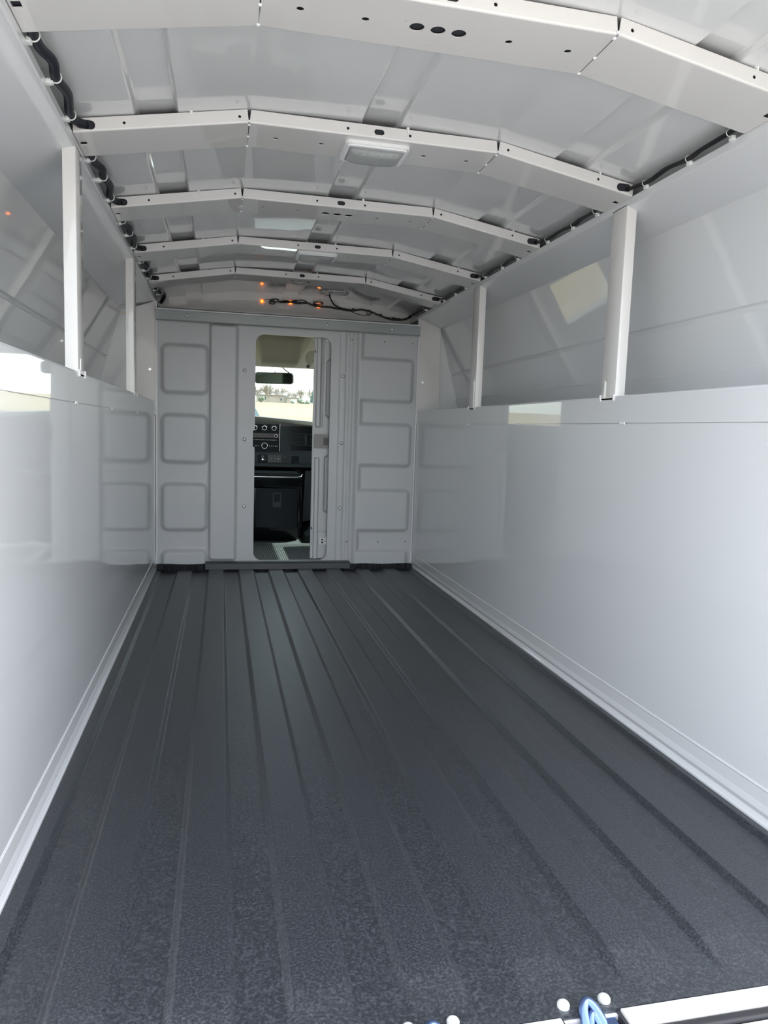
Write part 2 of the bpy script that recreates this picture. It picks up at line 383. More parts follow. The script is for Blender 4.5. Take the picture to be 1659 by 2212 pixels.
# ------------------------------------------------------------------ roof bows
BOW_Y = [1.193, 1.742, 2.296, 2.857, 3.402]
BD = 0.145
def make_bow(i, y, lamp, vents):
    XA, XB = 0.371, 0.963; zt, zb = 1.439, 1.411; ze = 1.3755; zeb = 1.347
    names = ['roof bow with three round holes, nearest the open rear end', 'second roof bow from the rear, carrying the nearer dome lamp', 'third roof bow from the rear, between the two dome lamps', 'fourth roof bow from the rear, carrying the farther dome lamp', 'farthest roof bow, last before the cab bulkhead']
    t = thing('roof_bow', (W/2, y+BD/2, zb), 'white steel '+names[i], 'roof bow', 'roof bows across the ceiling')
    segs = [(0.001, zeb, ze, XA-0.0012, zb, zt, XA-0.0045), (XA+0.0012, zb, zt, XB-0.0012, zb, zt, XB-0.0045), (XB+0.0012, zb, zt, W-0.001, zeb, ze, W-0.001)]
    small = [[(0.105, 1.379), (0.350, 1.4215)], [(0.595, 1.4255), (0.743, 1.4255)], [(0.989, 1.4215), (1.232, 1.379)]]
    for k, (x0, b0, t0, x1, b1, t1, xt1) in enumerate(segs):
        bm = B()
        xt0 = x0 + (0.003 if k else 0)
        xt1 = x1 - (0.003 if k < 2 else 0)
        holes = [circ(px, pz, 0.0033, 12) for px, pz in small[k]]
        if k == 0: holes.append(slot(0.026, 1.3665, 0.040, 0.019))
        if k == 1: holes.append(slot(0.669, 1.4252, 0.024, 0.0125))
        if k == 2: holes.append(slot(W-0.026, 1.3665, 0.040, 0.019))
        r = 0.0035
        # rear flange faces the open doors
        addmesh(bm, plate([(x0, b0+r), (x1, b1+r), (xt1, t1), (xt0, t0)], holes, 0.002, XZ(y+0.001)))
        addmesh(bm, plate([(x0, b0+r), (x1, b1+r), (xt1, t1), (xt0, t0)], [], 0.002, XZ(y+BD-0.001)))
        # bottom plate
        Lx = math.hypot(x1-x0, b1-b0); u = Vector((x1-x0, 0, b1-b0))/Lx; nrm = u.cross(Vector((0, 1, 0)))
        hb = []
        if k == 1:
            for hx in (0.435-x0, 0.543-x0, 0.796-x0, 0.907-x0): hb.append(circ(hx, 0.074, 0.0065, 16))
            if vents:
                for hx in (0.631, 0.668, 0.705): hb.append(circ(hx-x0, 0.073, 0.0128, 24))
                for q in range(10):
                    a = 2*math.pi*q/10+0.3; hb.append(circ(0.668-x0+0.062*math.cos(a), 0.073+0.050*math.sin(a), 0.0011, 6))
        if k == 0: hb.append([(0.004, 0.055), (0.018, 0.055), (0.018, 0.073), (0.004, 0.073)])
        if k == 2: hb.append([(Lx-0.018, 0.055), (Lx-0.004, 0.055), (Lx-0.004, 0.073), (Lx-0.018, 0.073)])
        addmesh(bm, plate([(0, r), (Lx, r), (Lx, BD-r), (0, BD-r)], hb, 0.002, frame((x0, y, b0+0.001), u, (0, 1, 0), nrm)))
        # dark sheets added inside the channel, painting the shade seen through its holes
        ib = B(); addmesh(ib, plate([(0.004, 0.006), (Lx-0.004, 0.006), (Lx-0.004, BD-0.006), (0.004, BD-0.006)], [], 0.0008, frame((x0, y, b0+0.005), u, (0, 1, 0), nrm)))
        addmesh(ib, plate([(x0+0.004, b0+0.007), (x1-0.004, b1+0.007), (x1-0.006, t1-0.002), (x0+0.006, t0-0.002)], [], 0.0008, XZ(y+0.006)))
        obj('hole_shade_sheet', ib, 'hole_dark', t)
        # rounded bend between flange and bottom
        for yy, sg in ((y, 1), (y+BD, -1)):
            rings = []
            for q in range(5):
                a = math.pi/2*q/4
                dy = sg*(r-r*math.cos(a)); dz = r-r*math.sin(a)
                rings.append((bm.verts.new((x0, yy+dy, b0+dz)), bm.verts.new((x1, yy+dy, b1+dz))))
            for q in range(4): bm.faces.new((rings[q][0], rings[q][1], rings[q+1][1], rings[q+1][0]))
        bmesh.ops.recalc_face_normals(bm, faces=bm.faces)
        obj('bow_segment', bm, 'bow', t, smooth=30)
    # weld beads at the bends; shade sheets above darken the hollow
    for xb in (XA, XB):
        for dy, dz in ((-0.0006, 0.003), (0.012, -0.0002), (BD-0.006, -0.0002), (BD*0.55, -0.0002)):
            w = B(); dome(w, (xb, y+dy, zb+dz), (0, 0.3, 1), 0.0038, 0.6, 8); obj('weld_bead', w, 'weld', t, True)
    for cx, cz in ((0.245, 1.4205), (0.737, 1.4395), (1.235, 1.397)):
        w = B(); box(w, cx-0.0035, cx+0.0035, y-0.003, y+0.004, cz-0.003, cz+0.004, 0.001); box(w, cx-0.0012, cx+0.0012, y-0.005, y, cz-0.010, cz, 0.0004)
        obj('clip', w, 'nylon', t)
    return t
for i, y in enumerate(BOW_Y): make_bow(i, y, i in (1, 3), i in (0, 2, 4))

def make_dome_lamp(y, label):
    zb = 1.411
    t = thing('dome_lamp', (0.673, y+0.085, zb-0.012), label, 'ceiling lamp', 'clear dome lamps under the roof bows')
    bm = B(); addmesh(bm, plate(rrect(0.595, 0.751, y+0.022, y+0.140, 0.014), [], 0.008, frame((0, 0, zb-0.004), (1, 0, 0), (0, 1, 0), (0, 0, 1))))
    addmesh(bm, plate(rrect(0.600, 0.746, y+0.027, y+0.135, 0.012), [], 0.004, frame((0, 0, zb-0.0095), (1, 0, 0), (0, 1, 0), (0, 0, 1))))
    h = obj('housing', bm, 'housing', t)
    # lens: bowed clear cover
    bm = B(); nx, ny = 24, 12; g = []
    for j in range(ny+1):
        row = []
        for i in range(nx+1):
            u, v = i/nx, j/ny
            e = min(1, 8*min(u, 1-u))*min(1, 5*min(v, 1-v))
            z = zb-0.0112-0.012*(e**0.6)*(0.7+0.3*math.sin(math.pi*u))
            row.append(bm.verts.new((0.606+0.134*u, y+0.036+0.094*v, z)))
        g.append(row)
    for j in range(ny):
        for i in range(nx): bm.faces.new((g[j][i], g[j][i+1], g[j+1][i+1], g[j+1][i]))
    bmesh.ops.solidify(bm, geom=bm.faces[:], thickness=0.001)
    lens = obj('lens', bm, 'lens', t, True)
    for q in range(6):
        for r_ in range(2):
            bm = B(); cyl(bm, (0.622+q*0.0205, y+0.062+r_*0.042, zb-0.0135), (0, 0, 1), 0.0058, 0.003, 12); cyl(bm, (0.622+q*0.0205, y+0.062+r_*0.042, zb-0.0155), (0, 0, 1), 0.003, 0.002, 10)
            obj('led', bm, 'led', t)
make_dome_lamp(BOW_Y[1], 'nearer clear plastic dome lamp in a white frame under the second roof bow')
make_dome_lamp(BOW_Y[3], 'farther, smaller looking clear dome lamp under the fourth roof bow')

# ------------------------------------------------------------------ side posts
def make_post(side, y, label):
    s = 1 if side == 'right' else -1; X = W if s > 0 else 0.0; wd = 0.075
    b = B()
    def p(dx, yy): return (X+s*dx, yy)
    r = 0.004; D = 0.045; t = 0.002
    out = [p(D*0.62, y), p(r, y), p(r*0.3, y+r*0.3), p(0, y+r), p(0, y+wd-r), p(r*0.3, y+wd-r*0.3), p(r, y+wd), p(D*0.62, y+wd),
           p(D*0.62, y+wd-t), p(r, y+wd-t), p(t, y+wd-r), p(t, y+r), p(r, y+t), p(D*0.62, y+t)]
    # top follows the soffit
    prism(b, out, 'z', 0.838, 1.334)
    tpost = thing('side_post', (X+s*0.012, y+wd/2, 0.838), label, 'post', 'upright side posts')
    obj('channel', b, 'bow', tpost, smooth=35)
    for yy in (y+0.003, y+wd-0.003):
        w = B()
        for k in range(3): dome(w, (X-s*0.0012, yy+0.001*k, 0.838+0.005*k), (s, 0, 0), 0.005, 0.6, 8)
        obj('weld_bead', w, 'weld', tpost, True)
make_post('left', 1.775, 'tall cream upright post over the left wall sill, nearer of the two on the left')
make_post('left', 2.860, 'slim upright post over the left wall sill, farther of the two on the left')
make_post('right', 1.765, 'wide upright post over the right wall sill, nearer of the two on the right')
make_post('right', 2.862, 'slim upright post over the right wall sill, farther of the two on the right')

# ------------------------------------------------------------------ cab bulkhead: pressed panel as a height field
def sdbox(x, z, x0, x1, z0, z1, r=0.02):
    qx = np.abs(x-(x0+x1)/2)-(x1-x0)/2+r; qz = np.abs(z-(z0+z1)/2)-(z1-z0)/2+r
    return np.hypot(np.maximum(qx, 0), np.maximum(qz, 0)) + np.minimum(np.maximum(qx, qz), 0) - r
def door_sd(x, z):
    return np.minimum(sdbox(x, z, 0.482, 0.866, 0.044, 1.203, 0.045), sdbox(x, z, 0.470, 0.60, 0.634, 0.718, 0.008))
def make_bulkhead():
    c = 0.005
    xs = np.arange(0.0, W+1e-6, W/266); zs = np.arange(0.0, 1.292, c)
    X, Z = np.meshgrid(xs, zs)
    D = door_sd(X, Z)
    e = 1e-4
    gx = (door_sd(X+e, Z)-door_sd(X-e, Z))/(2*e); gz = (door_sd(X, Z+e)-door_sd(X, Z-e))/(2*e)
    near = np.abs(D) < c*0.75
    X = np.where(near, X-D*gx, X); Z = np.where(near, Z-D*gz, Z)
    def up(d, w=0.012): return sm(0.18-d/w)                      # 1 inside
    H = np.zeros_like(X)
    # left: four pressed boxes and a broad rib
    for z0, z1 in ((0.885, 1.132), (0.541, 0.790), (0.199, 0.446), (-0.2, 0.108)):
        H = np.maximum(H, up(sdbox(X, Z, 0.022, 0.254, z0, z1, 0.038), 0.024)*0.019)
    H = np.maximum(H, up(sdbox(X, Z, 0.2545, 0.395, 0.047, 1.238, 0.02), 0.015)*0.019)
    H = H - 0.006*np.exp(-((X-0.2545)/0.004)**2)*(Z > 0.04)
    # right: flat strips, narrow ribs, then the tabbed rib
    H = H + 0.007*sm((X-0.907)/0.008)*sm((0.9475-X)/0.008)
    H = H + 0.007*sm((X-0.958)/0.006)*sm((0.984-X)/0.007)
    tabs = sdbox(X, Z, 0.994, 1.036, -0.2, 1.6, 0.012)
    for z0, z1 in ((0.884, 1.117), (0.545, 0.779), (0.197, 0.430), (-0.2, 0.103)):
        tabs = np.minimum(tabs, sdbox(X, Z, 0.994, 1.307, z0, z1, 0.028))
    # smooth inner corners where a tab leaves the rib
    H = H + 0.019*up(tabs, 0.025)
    Y = L - H
    V = np.stack([X.ravel(), Y.ravel(), Z.ravel()], 1)
    n = len(xs); Fc = []
    Dn = np.where(near, 0.0, D)
    for j in range(len(zs)-1):
        for i in range(n-1):
            q = (Dn[j, i]+Dn[j, i+1]+Dn[j+1, i+1]+Dn[j+1, i])/4
            if q <= 1e-6 and min(Dn[j, i], Dn[j, i+1], Dn[j+1, i+1], Dn[j+1, i]) <= 0 and q < 1e-6: continue
            Fc.append((j*n+i, j*n+i+1, (j+1)*n+i+1, (j+1)*n+i))
    me = bpy.data.meshes.new('bulk'); me.from_pydata(V.tolist(), [], Fc); me.update()
    bm = B(); bm.from_mesh(me); bpy.data.meshes.remove(me)
    # return flange round the opening
    be = [e_ for e_ in bm.edges if e_.is_boundary and all(0.46 < v.co.x < 0.88 and 0.03 < v.co.z < 1.22 for v in e_.verts)]
    r = bmesh.ops.extrude_edge_only(bm, edges=be)
    for v in [g for g in r['geom'] if isinstance(g, bmesh.types.BMVert)]: v.co.y = L+0.022
    bmesh.ops.delete(bm, geom=[v for v in bm.verts if not v.link_faces], context='VERTS')
    bmesh.ops.recalc_face_normals(bm, faces=bm.faces)
    o = struct('wall_front', bm, 'bulk', smooth=50)
    for (bx, bz) in ((0.428, 1.017), (0.431, 0.672), (0.432, 0.328), (0.929, 1.012), (0.929, 0.667), (0.929, 0.325)):
        w = B(); yy = L-(0.008 if bx > 0.9 else 0.001); dome(w, (bx, yy, bz), (0, 1, 0), 0.0072, 0.7, 14); obj('bolt', w, 'bolt', o, True)
        w = B(); torus(w, (bx, yy, bz), (0, 1, 0), 0.0078, 0.0016, 20, 6); obj('washer', w, 'steel', o, True)
    for (bx, bz) in ((0.971, 1.201), (1.145, 1.200), (1.297, 1.199), (0.971, 0.146), (1.142, 0.143), (1.294, 0.146)):
        w = B(); yy = L-(0.008 if bx < 0.98 else 0.001); dome(w, (bx, yy, bz), (0, 1, 0), 0.0042, 0.5, 12); obj('rivet', w, 'steel', o, True)
make_bulkhead()

def make_beam():
    t = thing('header_beam', (W/2, 3.75, 1.238), 'long grey steel angle beam bolted across the top of the cab bulkhead', 'beam')
    b = B()
    prism(b, [(3.752, 1.240), (3.750, 1.242), (3.749, 1.284), (3.753, 1.292), (3.783, 1.293), (3.783, 1.287), (3.757, 1.286), (3.755, 1.284), (3.755, 1.243), (3.766, 1.238), (3.764, 1.236)], 'x', 0.003, W-0.003)
    obj('angle', b, 'beam', t, smooth=25)
    w = B(); box(w, 0.004, W-0.004, 3.7478, 3.7495, 1.2865, 1.2930, 0.0006); obj('lip_highlight', w, 'paint', t)  # white strip paints the highlight on the beam's rounded top
    for x, z in ((0.148, 1.264), (0.494, 1.264), (0.836, 1.264), (1.176, 1.262)):
        w = B(); dome(w, (x, 3.7485, z), (0, 1, 0), 0.0068, 0.7, 14); obj('bolt', w, 'chrome', t, True)
make_beam()

def make_threshold():
    t = thing('threshold_seal', (W/2, 3.75, 0.0), 'torn black foam seal along the foot of the cab bulkhead', 'seal')
    rnd = random.Random(3)
    b = B(); n = 180; prev = None
    top, bot = [], []
    for i in range(n+1):
        x = 0.006+(W-0.012)*i/n
        top.append((x, 0.034+0.0015*math.sin(x*31)-0.006*x/W)); bot.append((x, -0.002))
    rings = []
    for (xa, zt), (xb, zb) in zip(top, bot):
        yo = 3.738+0.006*math.sin(xa*55)+rnd.uniform(-0.006, 0.006)
        rings.append([b.verts.new((xa, 3.768, zt)), b.verts.new((xa, yo+0.006, zt)), b.verts.new((xa, yo, (zt+zb)/2)), b.verts.new((xb, yo+0.004, zb)), b.verts.new((xb, 3.768, zb))])
    for i in range(n):
        for k in range(5): b.faces.new((rings[i][k], rings[i+1][k], rings[i+1][(k+1) % 5], rings[i][(k+1) % 5]))
    b.faces.new(rings[0]); b.faces.new(rings[-1][::-1])
    bmesh.ops.recalc_face_normals(b, faces=b.faces)
    obj('foam_strip', b, 'foam', t, smooth=40)
    b = B(); prism(b, [(3.728, 0.010), (3.726, 0.040), (3.732, 0.045), (3.768, 0.046), (3.768, 0.010)], 'x', 0.242, 0.984)
    obj('lip_plate', b, 'liner', t)
make_threshold()

# ------------------------------------------------------------------ sliding door behind the opening
def make_door():
    xs = np.linspace(0.784, 1.20, 105); zs = np.linspace(0.048, 1.211, 234)
    X, Z = np.meshgrid(xs, zs); H = np.zeros_like(X)
    def up(d, w): return sm(-d/w)
    H += 0.013*up(sdbox(X, Z, 0.796, 0.822, 0.745, 1.26, 0.008), 0.005)          # upper edge bead
    H += 0.013*up(sdbox(X, Z, 0.796, 0.822, -0.1, 0.588, 0.008), 0.005)
    H -= 0.008*up(sdbox(X, Z, 0.826, 0.8335, 0.745, 1.205, 0.003), 0.002)
    # upper recess with chamfered corners
    d = np.maximum(sdbox(X, Z, 0.848, 1.16, 0.755, 1.145, 0.004), (0.742+(0.925-X)*0.9-Z)*0.74)
    d = np.maximum(d, (Z-(1.155-(0.925-X)*0.9))*0.74)
    H -= 0.012*up(d, 0.006)
    H -= 0.016*up(sdbox(X, Z, 0.846, 1.16, 0.29, 0.60, 0.02), 0.010)
    H -= 0.005*up(sdbox(X, Z, 0.826, 1.2, 0.182, 0.190, 0.003), 0.003)
    Y = 3.828-H
    V = np.stack([X.ravel(), Y.ravel(), Z.ravel()], 1); n = len(xs)
    Fc = [(j*n+i, j*n+i+1, (j+1)*n+i+1, (j+1)*n+i) for j in range(len(zs)-1) for i in range(n-1)]
    me = bpy.data.meshes.new('door'); me.from_pydata(V.tolist(), [], Fc); me.update()
    bm = B(); bm.from_mesh(me); bpy.data.meshes.remove(me)
    be = [e for e in bm.edges if e.is_boundary]
    r = bmesh.ops.extrude_edge_only(bm, edges=be)
    for v in [g for g in r['geom'] if isinstance(g, bmesh.types.BMVert)]: v.co.y = 3.85
    bmesh.ops.recalc_face_normals(bm, faces=bm.faces)
    o = struct('door_1', bm, 'bulk', smooth=40)
    b = B(); prism(b, rrect(0.792, 0.868, 0.637, 0.708, 0.003, 2), 'y', 3.812, 3.816); lp = obj('latch_plate', b, 'steel', o)
    b = B(); prism(b, rrect(0.840, 0.864, 0.652, 0.692, 0.005), 'y', 3.809, 3.813); obj('latch_pull', b, 'gloss_black', lp)
    b = B(); prism(b, rrect(0.829, 0.870, 0.125, 0.160, 0.003, 2), 'y', 3.815, 3.821); br = obj('roller_bracket', b, 'nylon', o)
    b = B()
    for z in (0.134, 0.151): box(b, 0.840, 0.851, 3.812, 3.816, z-0.004, z+0.004, 0.001)
    box(b, 0.831, 0.870, 3.813, 3.816, 0.1415, 0.1435); obj('roller_slot', b, 'rubber', br)
    for z in (1.134, 0.212):
        b = B(); box(b, 0.786, 0.790, 3.815, 3.819, z-0.007, z+0.007, 0.001); obj('bumper_pad', b, 'rubber', o)
    b = B(); box(b, 0.838, 0.875, 3.812, 3.83, 1.186, 1.203, 0.002); obj('top_guide', b, 'nylon', o)
make_door()

# ------------------------------------------------------------------ conduits in the cable trays
def make_conduit(side):
    s = 1 if side == 'right' else -1
    def px(a): return a if s < 0 else W-a
    pts = []; ties = []
    rnd = random.Random(5 if s < 0 else 9)
    ys = [0.62] + BOW_Y + [4.0]
    lab = 'black ribbed cable conduit tied along the left roof edge' if s < 0 else 'thin black wiring bundle tied along the right roof edge'
    t = thing('cable_conduit', (px(0.015), 2.3, 1.352), lab, 'cable')
    pts = [(px(0.020), REAR+0.02, 1.366)]
    for k in range(6):
        y0 = ys[k]+(BD if k else 0.2); y1 = ys[k+1]
        if k == 0: y0 = REAR+0.05
        span = y1-y0; amp = 0.004 if s < 0 else 0.005
        if k < 5:
            fr = [(0.0, 0.012, 1.360), (0.17, 0.011, 1.360), (0.30, 0.019+amp*0.3, 1.362), (0.43, 0.015, 1.358), (0.62, 0.020, 1.363), (0.80, 0.0095, 1.359), (0.93, 0.011, 1.362), (1.0, 0.022, 1.3655)]
            for f, x, z in fr: pts.append((px(x if s < 0 else 0.006+0.012*(f-0.45)**2*2+0.003*math.sin(f*4+k)), y0+span*f, z+rnd.uniform(-0.001, 0.001)))
            pts.append((px(0.026), y1+0.03, 1.366)); pts.append((px(0.026), y1+0.10, 1.366))
            ties += [y0+0.03, y0+span*0.42, y0+span*0.84]
        else:
            if s < 0: pts += [(px(0.012), 3.60, 1.362), (px(0.020), 3.70, 1.364), (px(0.022), 3.82, 1.375), (px(0.032), 3.90, 1.386), (px(0.024), 3.955, 1.372), (px(0.008), 3.975, 1.352)]; ties += [3.63, 3.80]
            else: pts += [(px(0.02), 3.60, 1.362), (px(0.012), 3.78, 1.362), (px(0.02), 3.92, 1.362)]; ties += [3.64]
    if s < 0:
        b = B(); tube(b, pts, 0.0088, 10, 14, corr=0.06); obj('corrugated_tube', b, 'conduit', t, True)
    else:
        for off in ((0, 0, 0.0), (0.0040, 0, 0.0015), (-0.0035, 0, 0.002)):
            b = B(); tube(b, [(p[0]+off[0], p[1], p[2]+off[2]-0.002+rnd.uniform(-0.0015, 0.0015)) for p in pts], 0.0031, 8, 5); obj('wire', b, 'wire', t, True)
    for y in ties:
        q = min(smooth_path(pts, 14), key=lambda p: abs(p.y-y))
        b = B(); R = 0.0102 if s < 0 else 0.0066
        torus(b, (q.x, q.y, q.z), (0.15, 1, 0.1), R, 0.0013 if s < 0 else 0.0009, 20, 6)
        xx = px(0.001)
        box(b, min(xx, q.x-(-s)*0.004), max(xx, q.x-(-s)*0.004), y-0.005, y+0.005, q.z-0.013, q.z-0.0075, 0.001)
        box(b, px(0.003)-0.004, px(0.003)+0.004, y-0.007, y+0.007, q.z-0.014, q.z-0.005, 0.0015)
        obj('cable_tie', b, 'nylon', t)
make_conduit('left'); make_conduit('right')

# ------------------------------------------------------------------ front cap: amber marker lamps and wiring
LAMPS = [(0.521, 1.399), (0.670, 1.4015), (0.822, 1.396)]
pos = ['leftmost of the three on the front cap wall', 'middle one of the three on the front cap wall', 'rightmost of the three, half hidden by wiring']
for (x, z), pl in zip(LAMPS, pos):
    t = thing('marker_lamp', (x, 3.995, z-0.010), 'small round glowing amber marker lamp, '+pl, 'marker lamp', 'amber marker lamps on the front cap')
    b = B(); torus(b, (x, 3.995, z), (0, 1, 0), 0.0085, 0.0028, 24, 8); obj('grommet', b, 'amber_ring', t, True)
    b = B(); dome(b, (x, 3.996, z), (0, 1, 0), 0.0068, 0.6); obj('bulb', b, 'amber', t, True)
    b = B(); cyl(b, (x+0.0005, 3.990, z), (0, 1, 0), 0.0022, 0.006, 10); obj('bulb_holder', b, 'wire', t)

def make_harness():
    t = thing('wiring_harness', (0.95, 3.97, 1.345), 'loose black wiring harness hanging across the front cap wall', 'wiring')
    Y = 3.975
    main = [(0.609, 1.397), (0.662, 1.400), (0.700, 1.403), (0.730, 1.401), (0.761, 1.402), (0.785, 1.394), (0.830, 1.390), (0.88, 1.389), (0.936, 1.383), (1.0, 1.379), (1.05, 1.388), (1.101, 1.381), (1.153, 1.364), (1.206, 1.349), (1.26, 1.347), (1.30, 1.353), (1.335, 1.37)]
    b = B(); tube(b, [(x, Y-0.02*max(0, x-1.1), z) for x, z in main], 0.0050, 8, 5); obj('trunk', b, 'wire', t, True)
    dn = [(0.866, 1.440), (0.869, 1.432), (0.885, 1.415), (0.905, 1.400), (0.935, 1.389), (0.98, 1.382), (1.03, 1.384)]
    b = B(); tube(b, [(x, Y-0.008-0.07*max(0, (z-1.4)/0.04), z) for x, z in dn], 0.0038, 8, 5); obj('dome_feed', b, 'wire', t, True)
    def loop(cx, cz, rx, rz, k, yo=0.0):
        b = B(); rnd = random.Random(k)
        for q in range(3):
            pts = [(cx+(rx+rnd.uniform(-.004, .004))*math.cos(a), Y-0.006-0.003*q+yo, cz+(rz+rnd.uniform(-.002, .002))*math.sin(a)+0.25*rx*math.cos(a)*0.3) for a in [2*math.pi*i/14 for i in range(14)]]
            tube(b, pts, 0.0023, 6, 0, True)
        obj('wire_coil', b, 'wire', t, True)
    loop(0.585, 1.402, 0.022, 0.008, 1); loop(0.573, 1.392, 0.014, 0.009, 2); loop(0.715, 1.404, 0.035, 0.009, 3); loop(0.815, 1.404, 0.026, 0.007, 4); loop(0.64, 1.400, 0.02, 0.004, 5)
    for pts in ([(0.525, 1.399), (0.545, 1.404), (0.57, 1.405)], [(0.674, 1.40), (0.672, 1.408), (0.69, 1.409)], [(0.985, 1.379), (1.02, 1.365), (1.07, 1.358), (1.11, 1.374)], [(1.17, 1.358), (1.22, 1.356), (1.27, 1.353)], [(0.78, 1.399), (0.80, 1.386), (0.822, 1.392)]):
        b = B(); tube(b, [(x, Y-0.003, z) for x, z in pts], 0.0016, 6, 6); obj('wire', b, 'wire', t, True)
    for x, z, r in ((0.606, 1.402, 0.007), (0.707, 1.404, 0.012), (0.848, 1.398, 0.009)):
        b = B(); torus(b, (x, Y, z), (1, 0, 0.1), r, 0.0011, 16, 6); obj('cable_tie', b, 'nylon', t, True)
    for x, z in ((1.010, 1.386), (1.16, 1.366), (1.235, 1.353)):
        b = B(); cyl(b, (x, Y, z), (1, 0.0, -0.2), 0.0055, 0.016, 10); obj('tape_wrap', b, 'wire', t, True)
    # clear grommet cap the wires pass under
    b = B(); dome(b, (1.098, 3.992, 1.377), (0, 1, 0), 0.017, 0.5, 20); obj('sealant_blob', b, 'lens', t, True)
make_harness()
def make_dome_plate():
    t = thing('roof_antenna_ring', (0.88, 3.84, 1.430), 'flat round plate ringed with white screws on the roof skin above the wiring', 'cover plate')
    b = B(); torus(b, (0.88, 3.84, 1.4385), (0, 0, 1), 0.075, 0.0022, 40, 6); cyl(b, (0.88, 3.84, 1.4395), (0, 0, 1), 0.073, 0.002, 40); obj('disc', b, 'roof', t, True)
    for k in range(10):
        a = 2*math.pi*k/10+0.2; w = B(); cyl(w, (0.88+0.088*math.cos(a), 3.84+0.088*math.sin(a), 1.436), (0, 0, 1), 0.0022, 0.010, 8); obj('screw', w, 'nylon', t)
make_dome_plate()

# ------------------------------------------------------------------ rear sill, latch strikers
def make_rear():
    t = thing('rear_sill', (W/2, 0.745, -0.03), 'cream painted rear door sill with a dark rubber seal along the floor edge', 'sill')
    b = B()
    def rail(x0, x1):
        prism(b, [(0.774, -0.006), (0.774, -0.001), (0.771, 0.000), (0.751, 0.000), (0.748, -0.002), (0.747, -0.012), (0.774, -0.012)], 'x', x0, x1)
    for a, c in ((0.0, 0.508), (0.617, 0.742), (0.827, W)): rail(a, c)
    obj('sill_rail', b, 'sill', t)
    b = B(); prism(b, [(0.75, -0.035), (0.735, -0.035), (0.732, -0.030), (0.75, -0.013)], 'x', 0, W); prism(b, rrect(0.731, 0.747, -0.014, -0.003, 0.005), 'x', 0, W)
    obj('rubber_seal', b, 'rubber', t, smooth=40)
    b = B(); prism(b, [(0.730, -0.05), (0.730, -0.008), (0.726, -0.004), (0.60, -0.010), (0.596, -0.02), (0.596, -0.05)], 'x', -0.1, W+0.1)
    obj('bumper_top', b, 'sill', t)
    for cx, lb in ((0.784, 'right of the two'), (0.576, 'left of the two')):
        k = thing('latch_striker', (cx, 0.78, -0.012), 'blue zinc latch striker between two bolts at the floor edge, '+lb, 'latch', 'rear door latch strikers')
        b = B(); box(b, cx-0.042, cx+0.042, 0.748, 0.786, -0.030, -0.022, 0.001)
        box(b, cx-0.042, cx-0.038, 0.752, 0.786, -0.022, -0.004); box(b, cx+0.038, cx+0.042, 0.752, 0.786, -0.022, -0.004)
        obj('pocket', b, 'pocket', k)
        b = B(); tube(b, [(cx-0.013, 0.756, -0.022), (cx-0.012, 0.762, -0.008), (cx-0.009, 0.776, 0.004), (cx-0.002, 0.783, 0.008), (cx+0.006, 0.778, 0.004), (cx+0.012, 0.764, -0.006), (cx+0.015, 0.754, -0.022)], 0.0064, 12, 6)
        tube(b, [(cx-0.006, 0.754, -0.022), (cx-0.004, 0.764, -0.006), (cx+0.002, 0.772, 0.0), (cx+0.008, 0.76, -0.010), (cx+0.010, 0.752, -0.022)], 0.0050, 12, 6)
        obj('striker_hook', b, 'bluezinc', k, True)
        b = B(); box(b, cx+0.017, cx+0.034, 0.752, 0.772, -0.022, -0.008, 0.002); obj('catch_block', b, 'bluezinc', k)
        for dx in (-0.030, 0.028):
            b = B(); dome(b, (cx+dx, 0.790, 0.0035), (0, 0, 1), 0.0078, 0.55, 20); cyl(b, (cx+dx, 0.790, 0.0015), (0, 0, 1), 0.0083, 0.003, 20); obj('bolt', b, 'bolt', k, smooth=40)
make_rear()

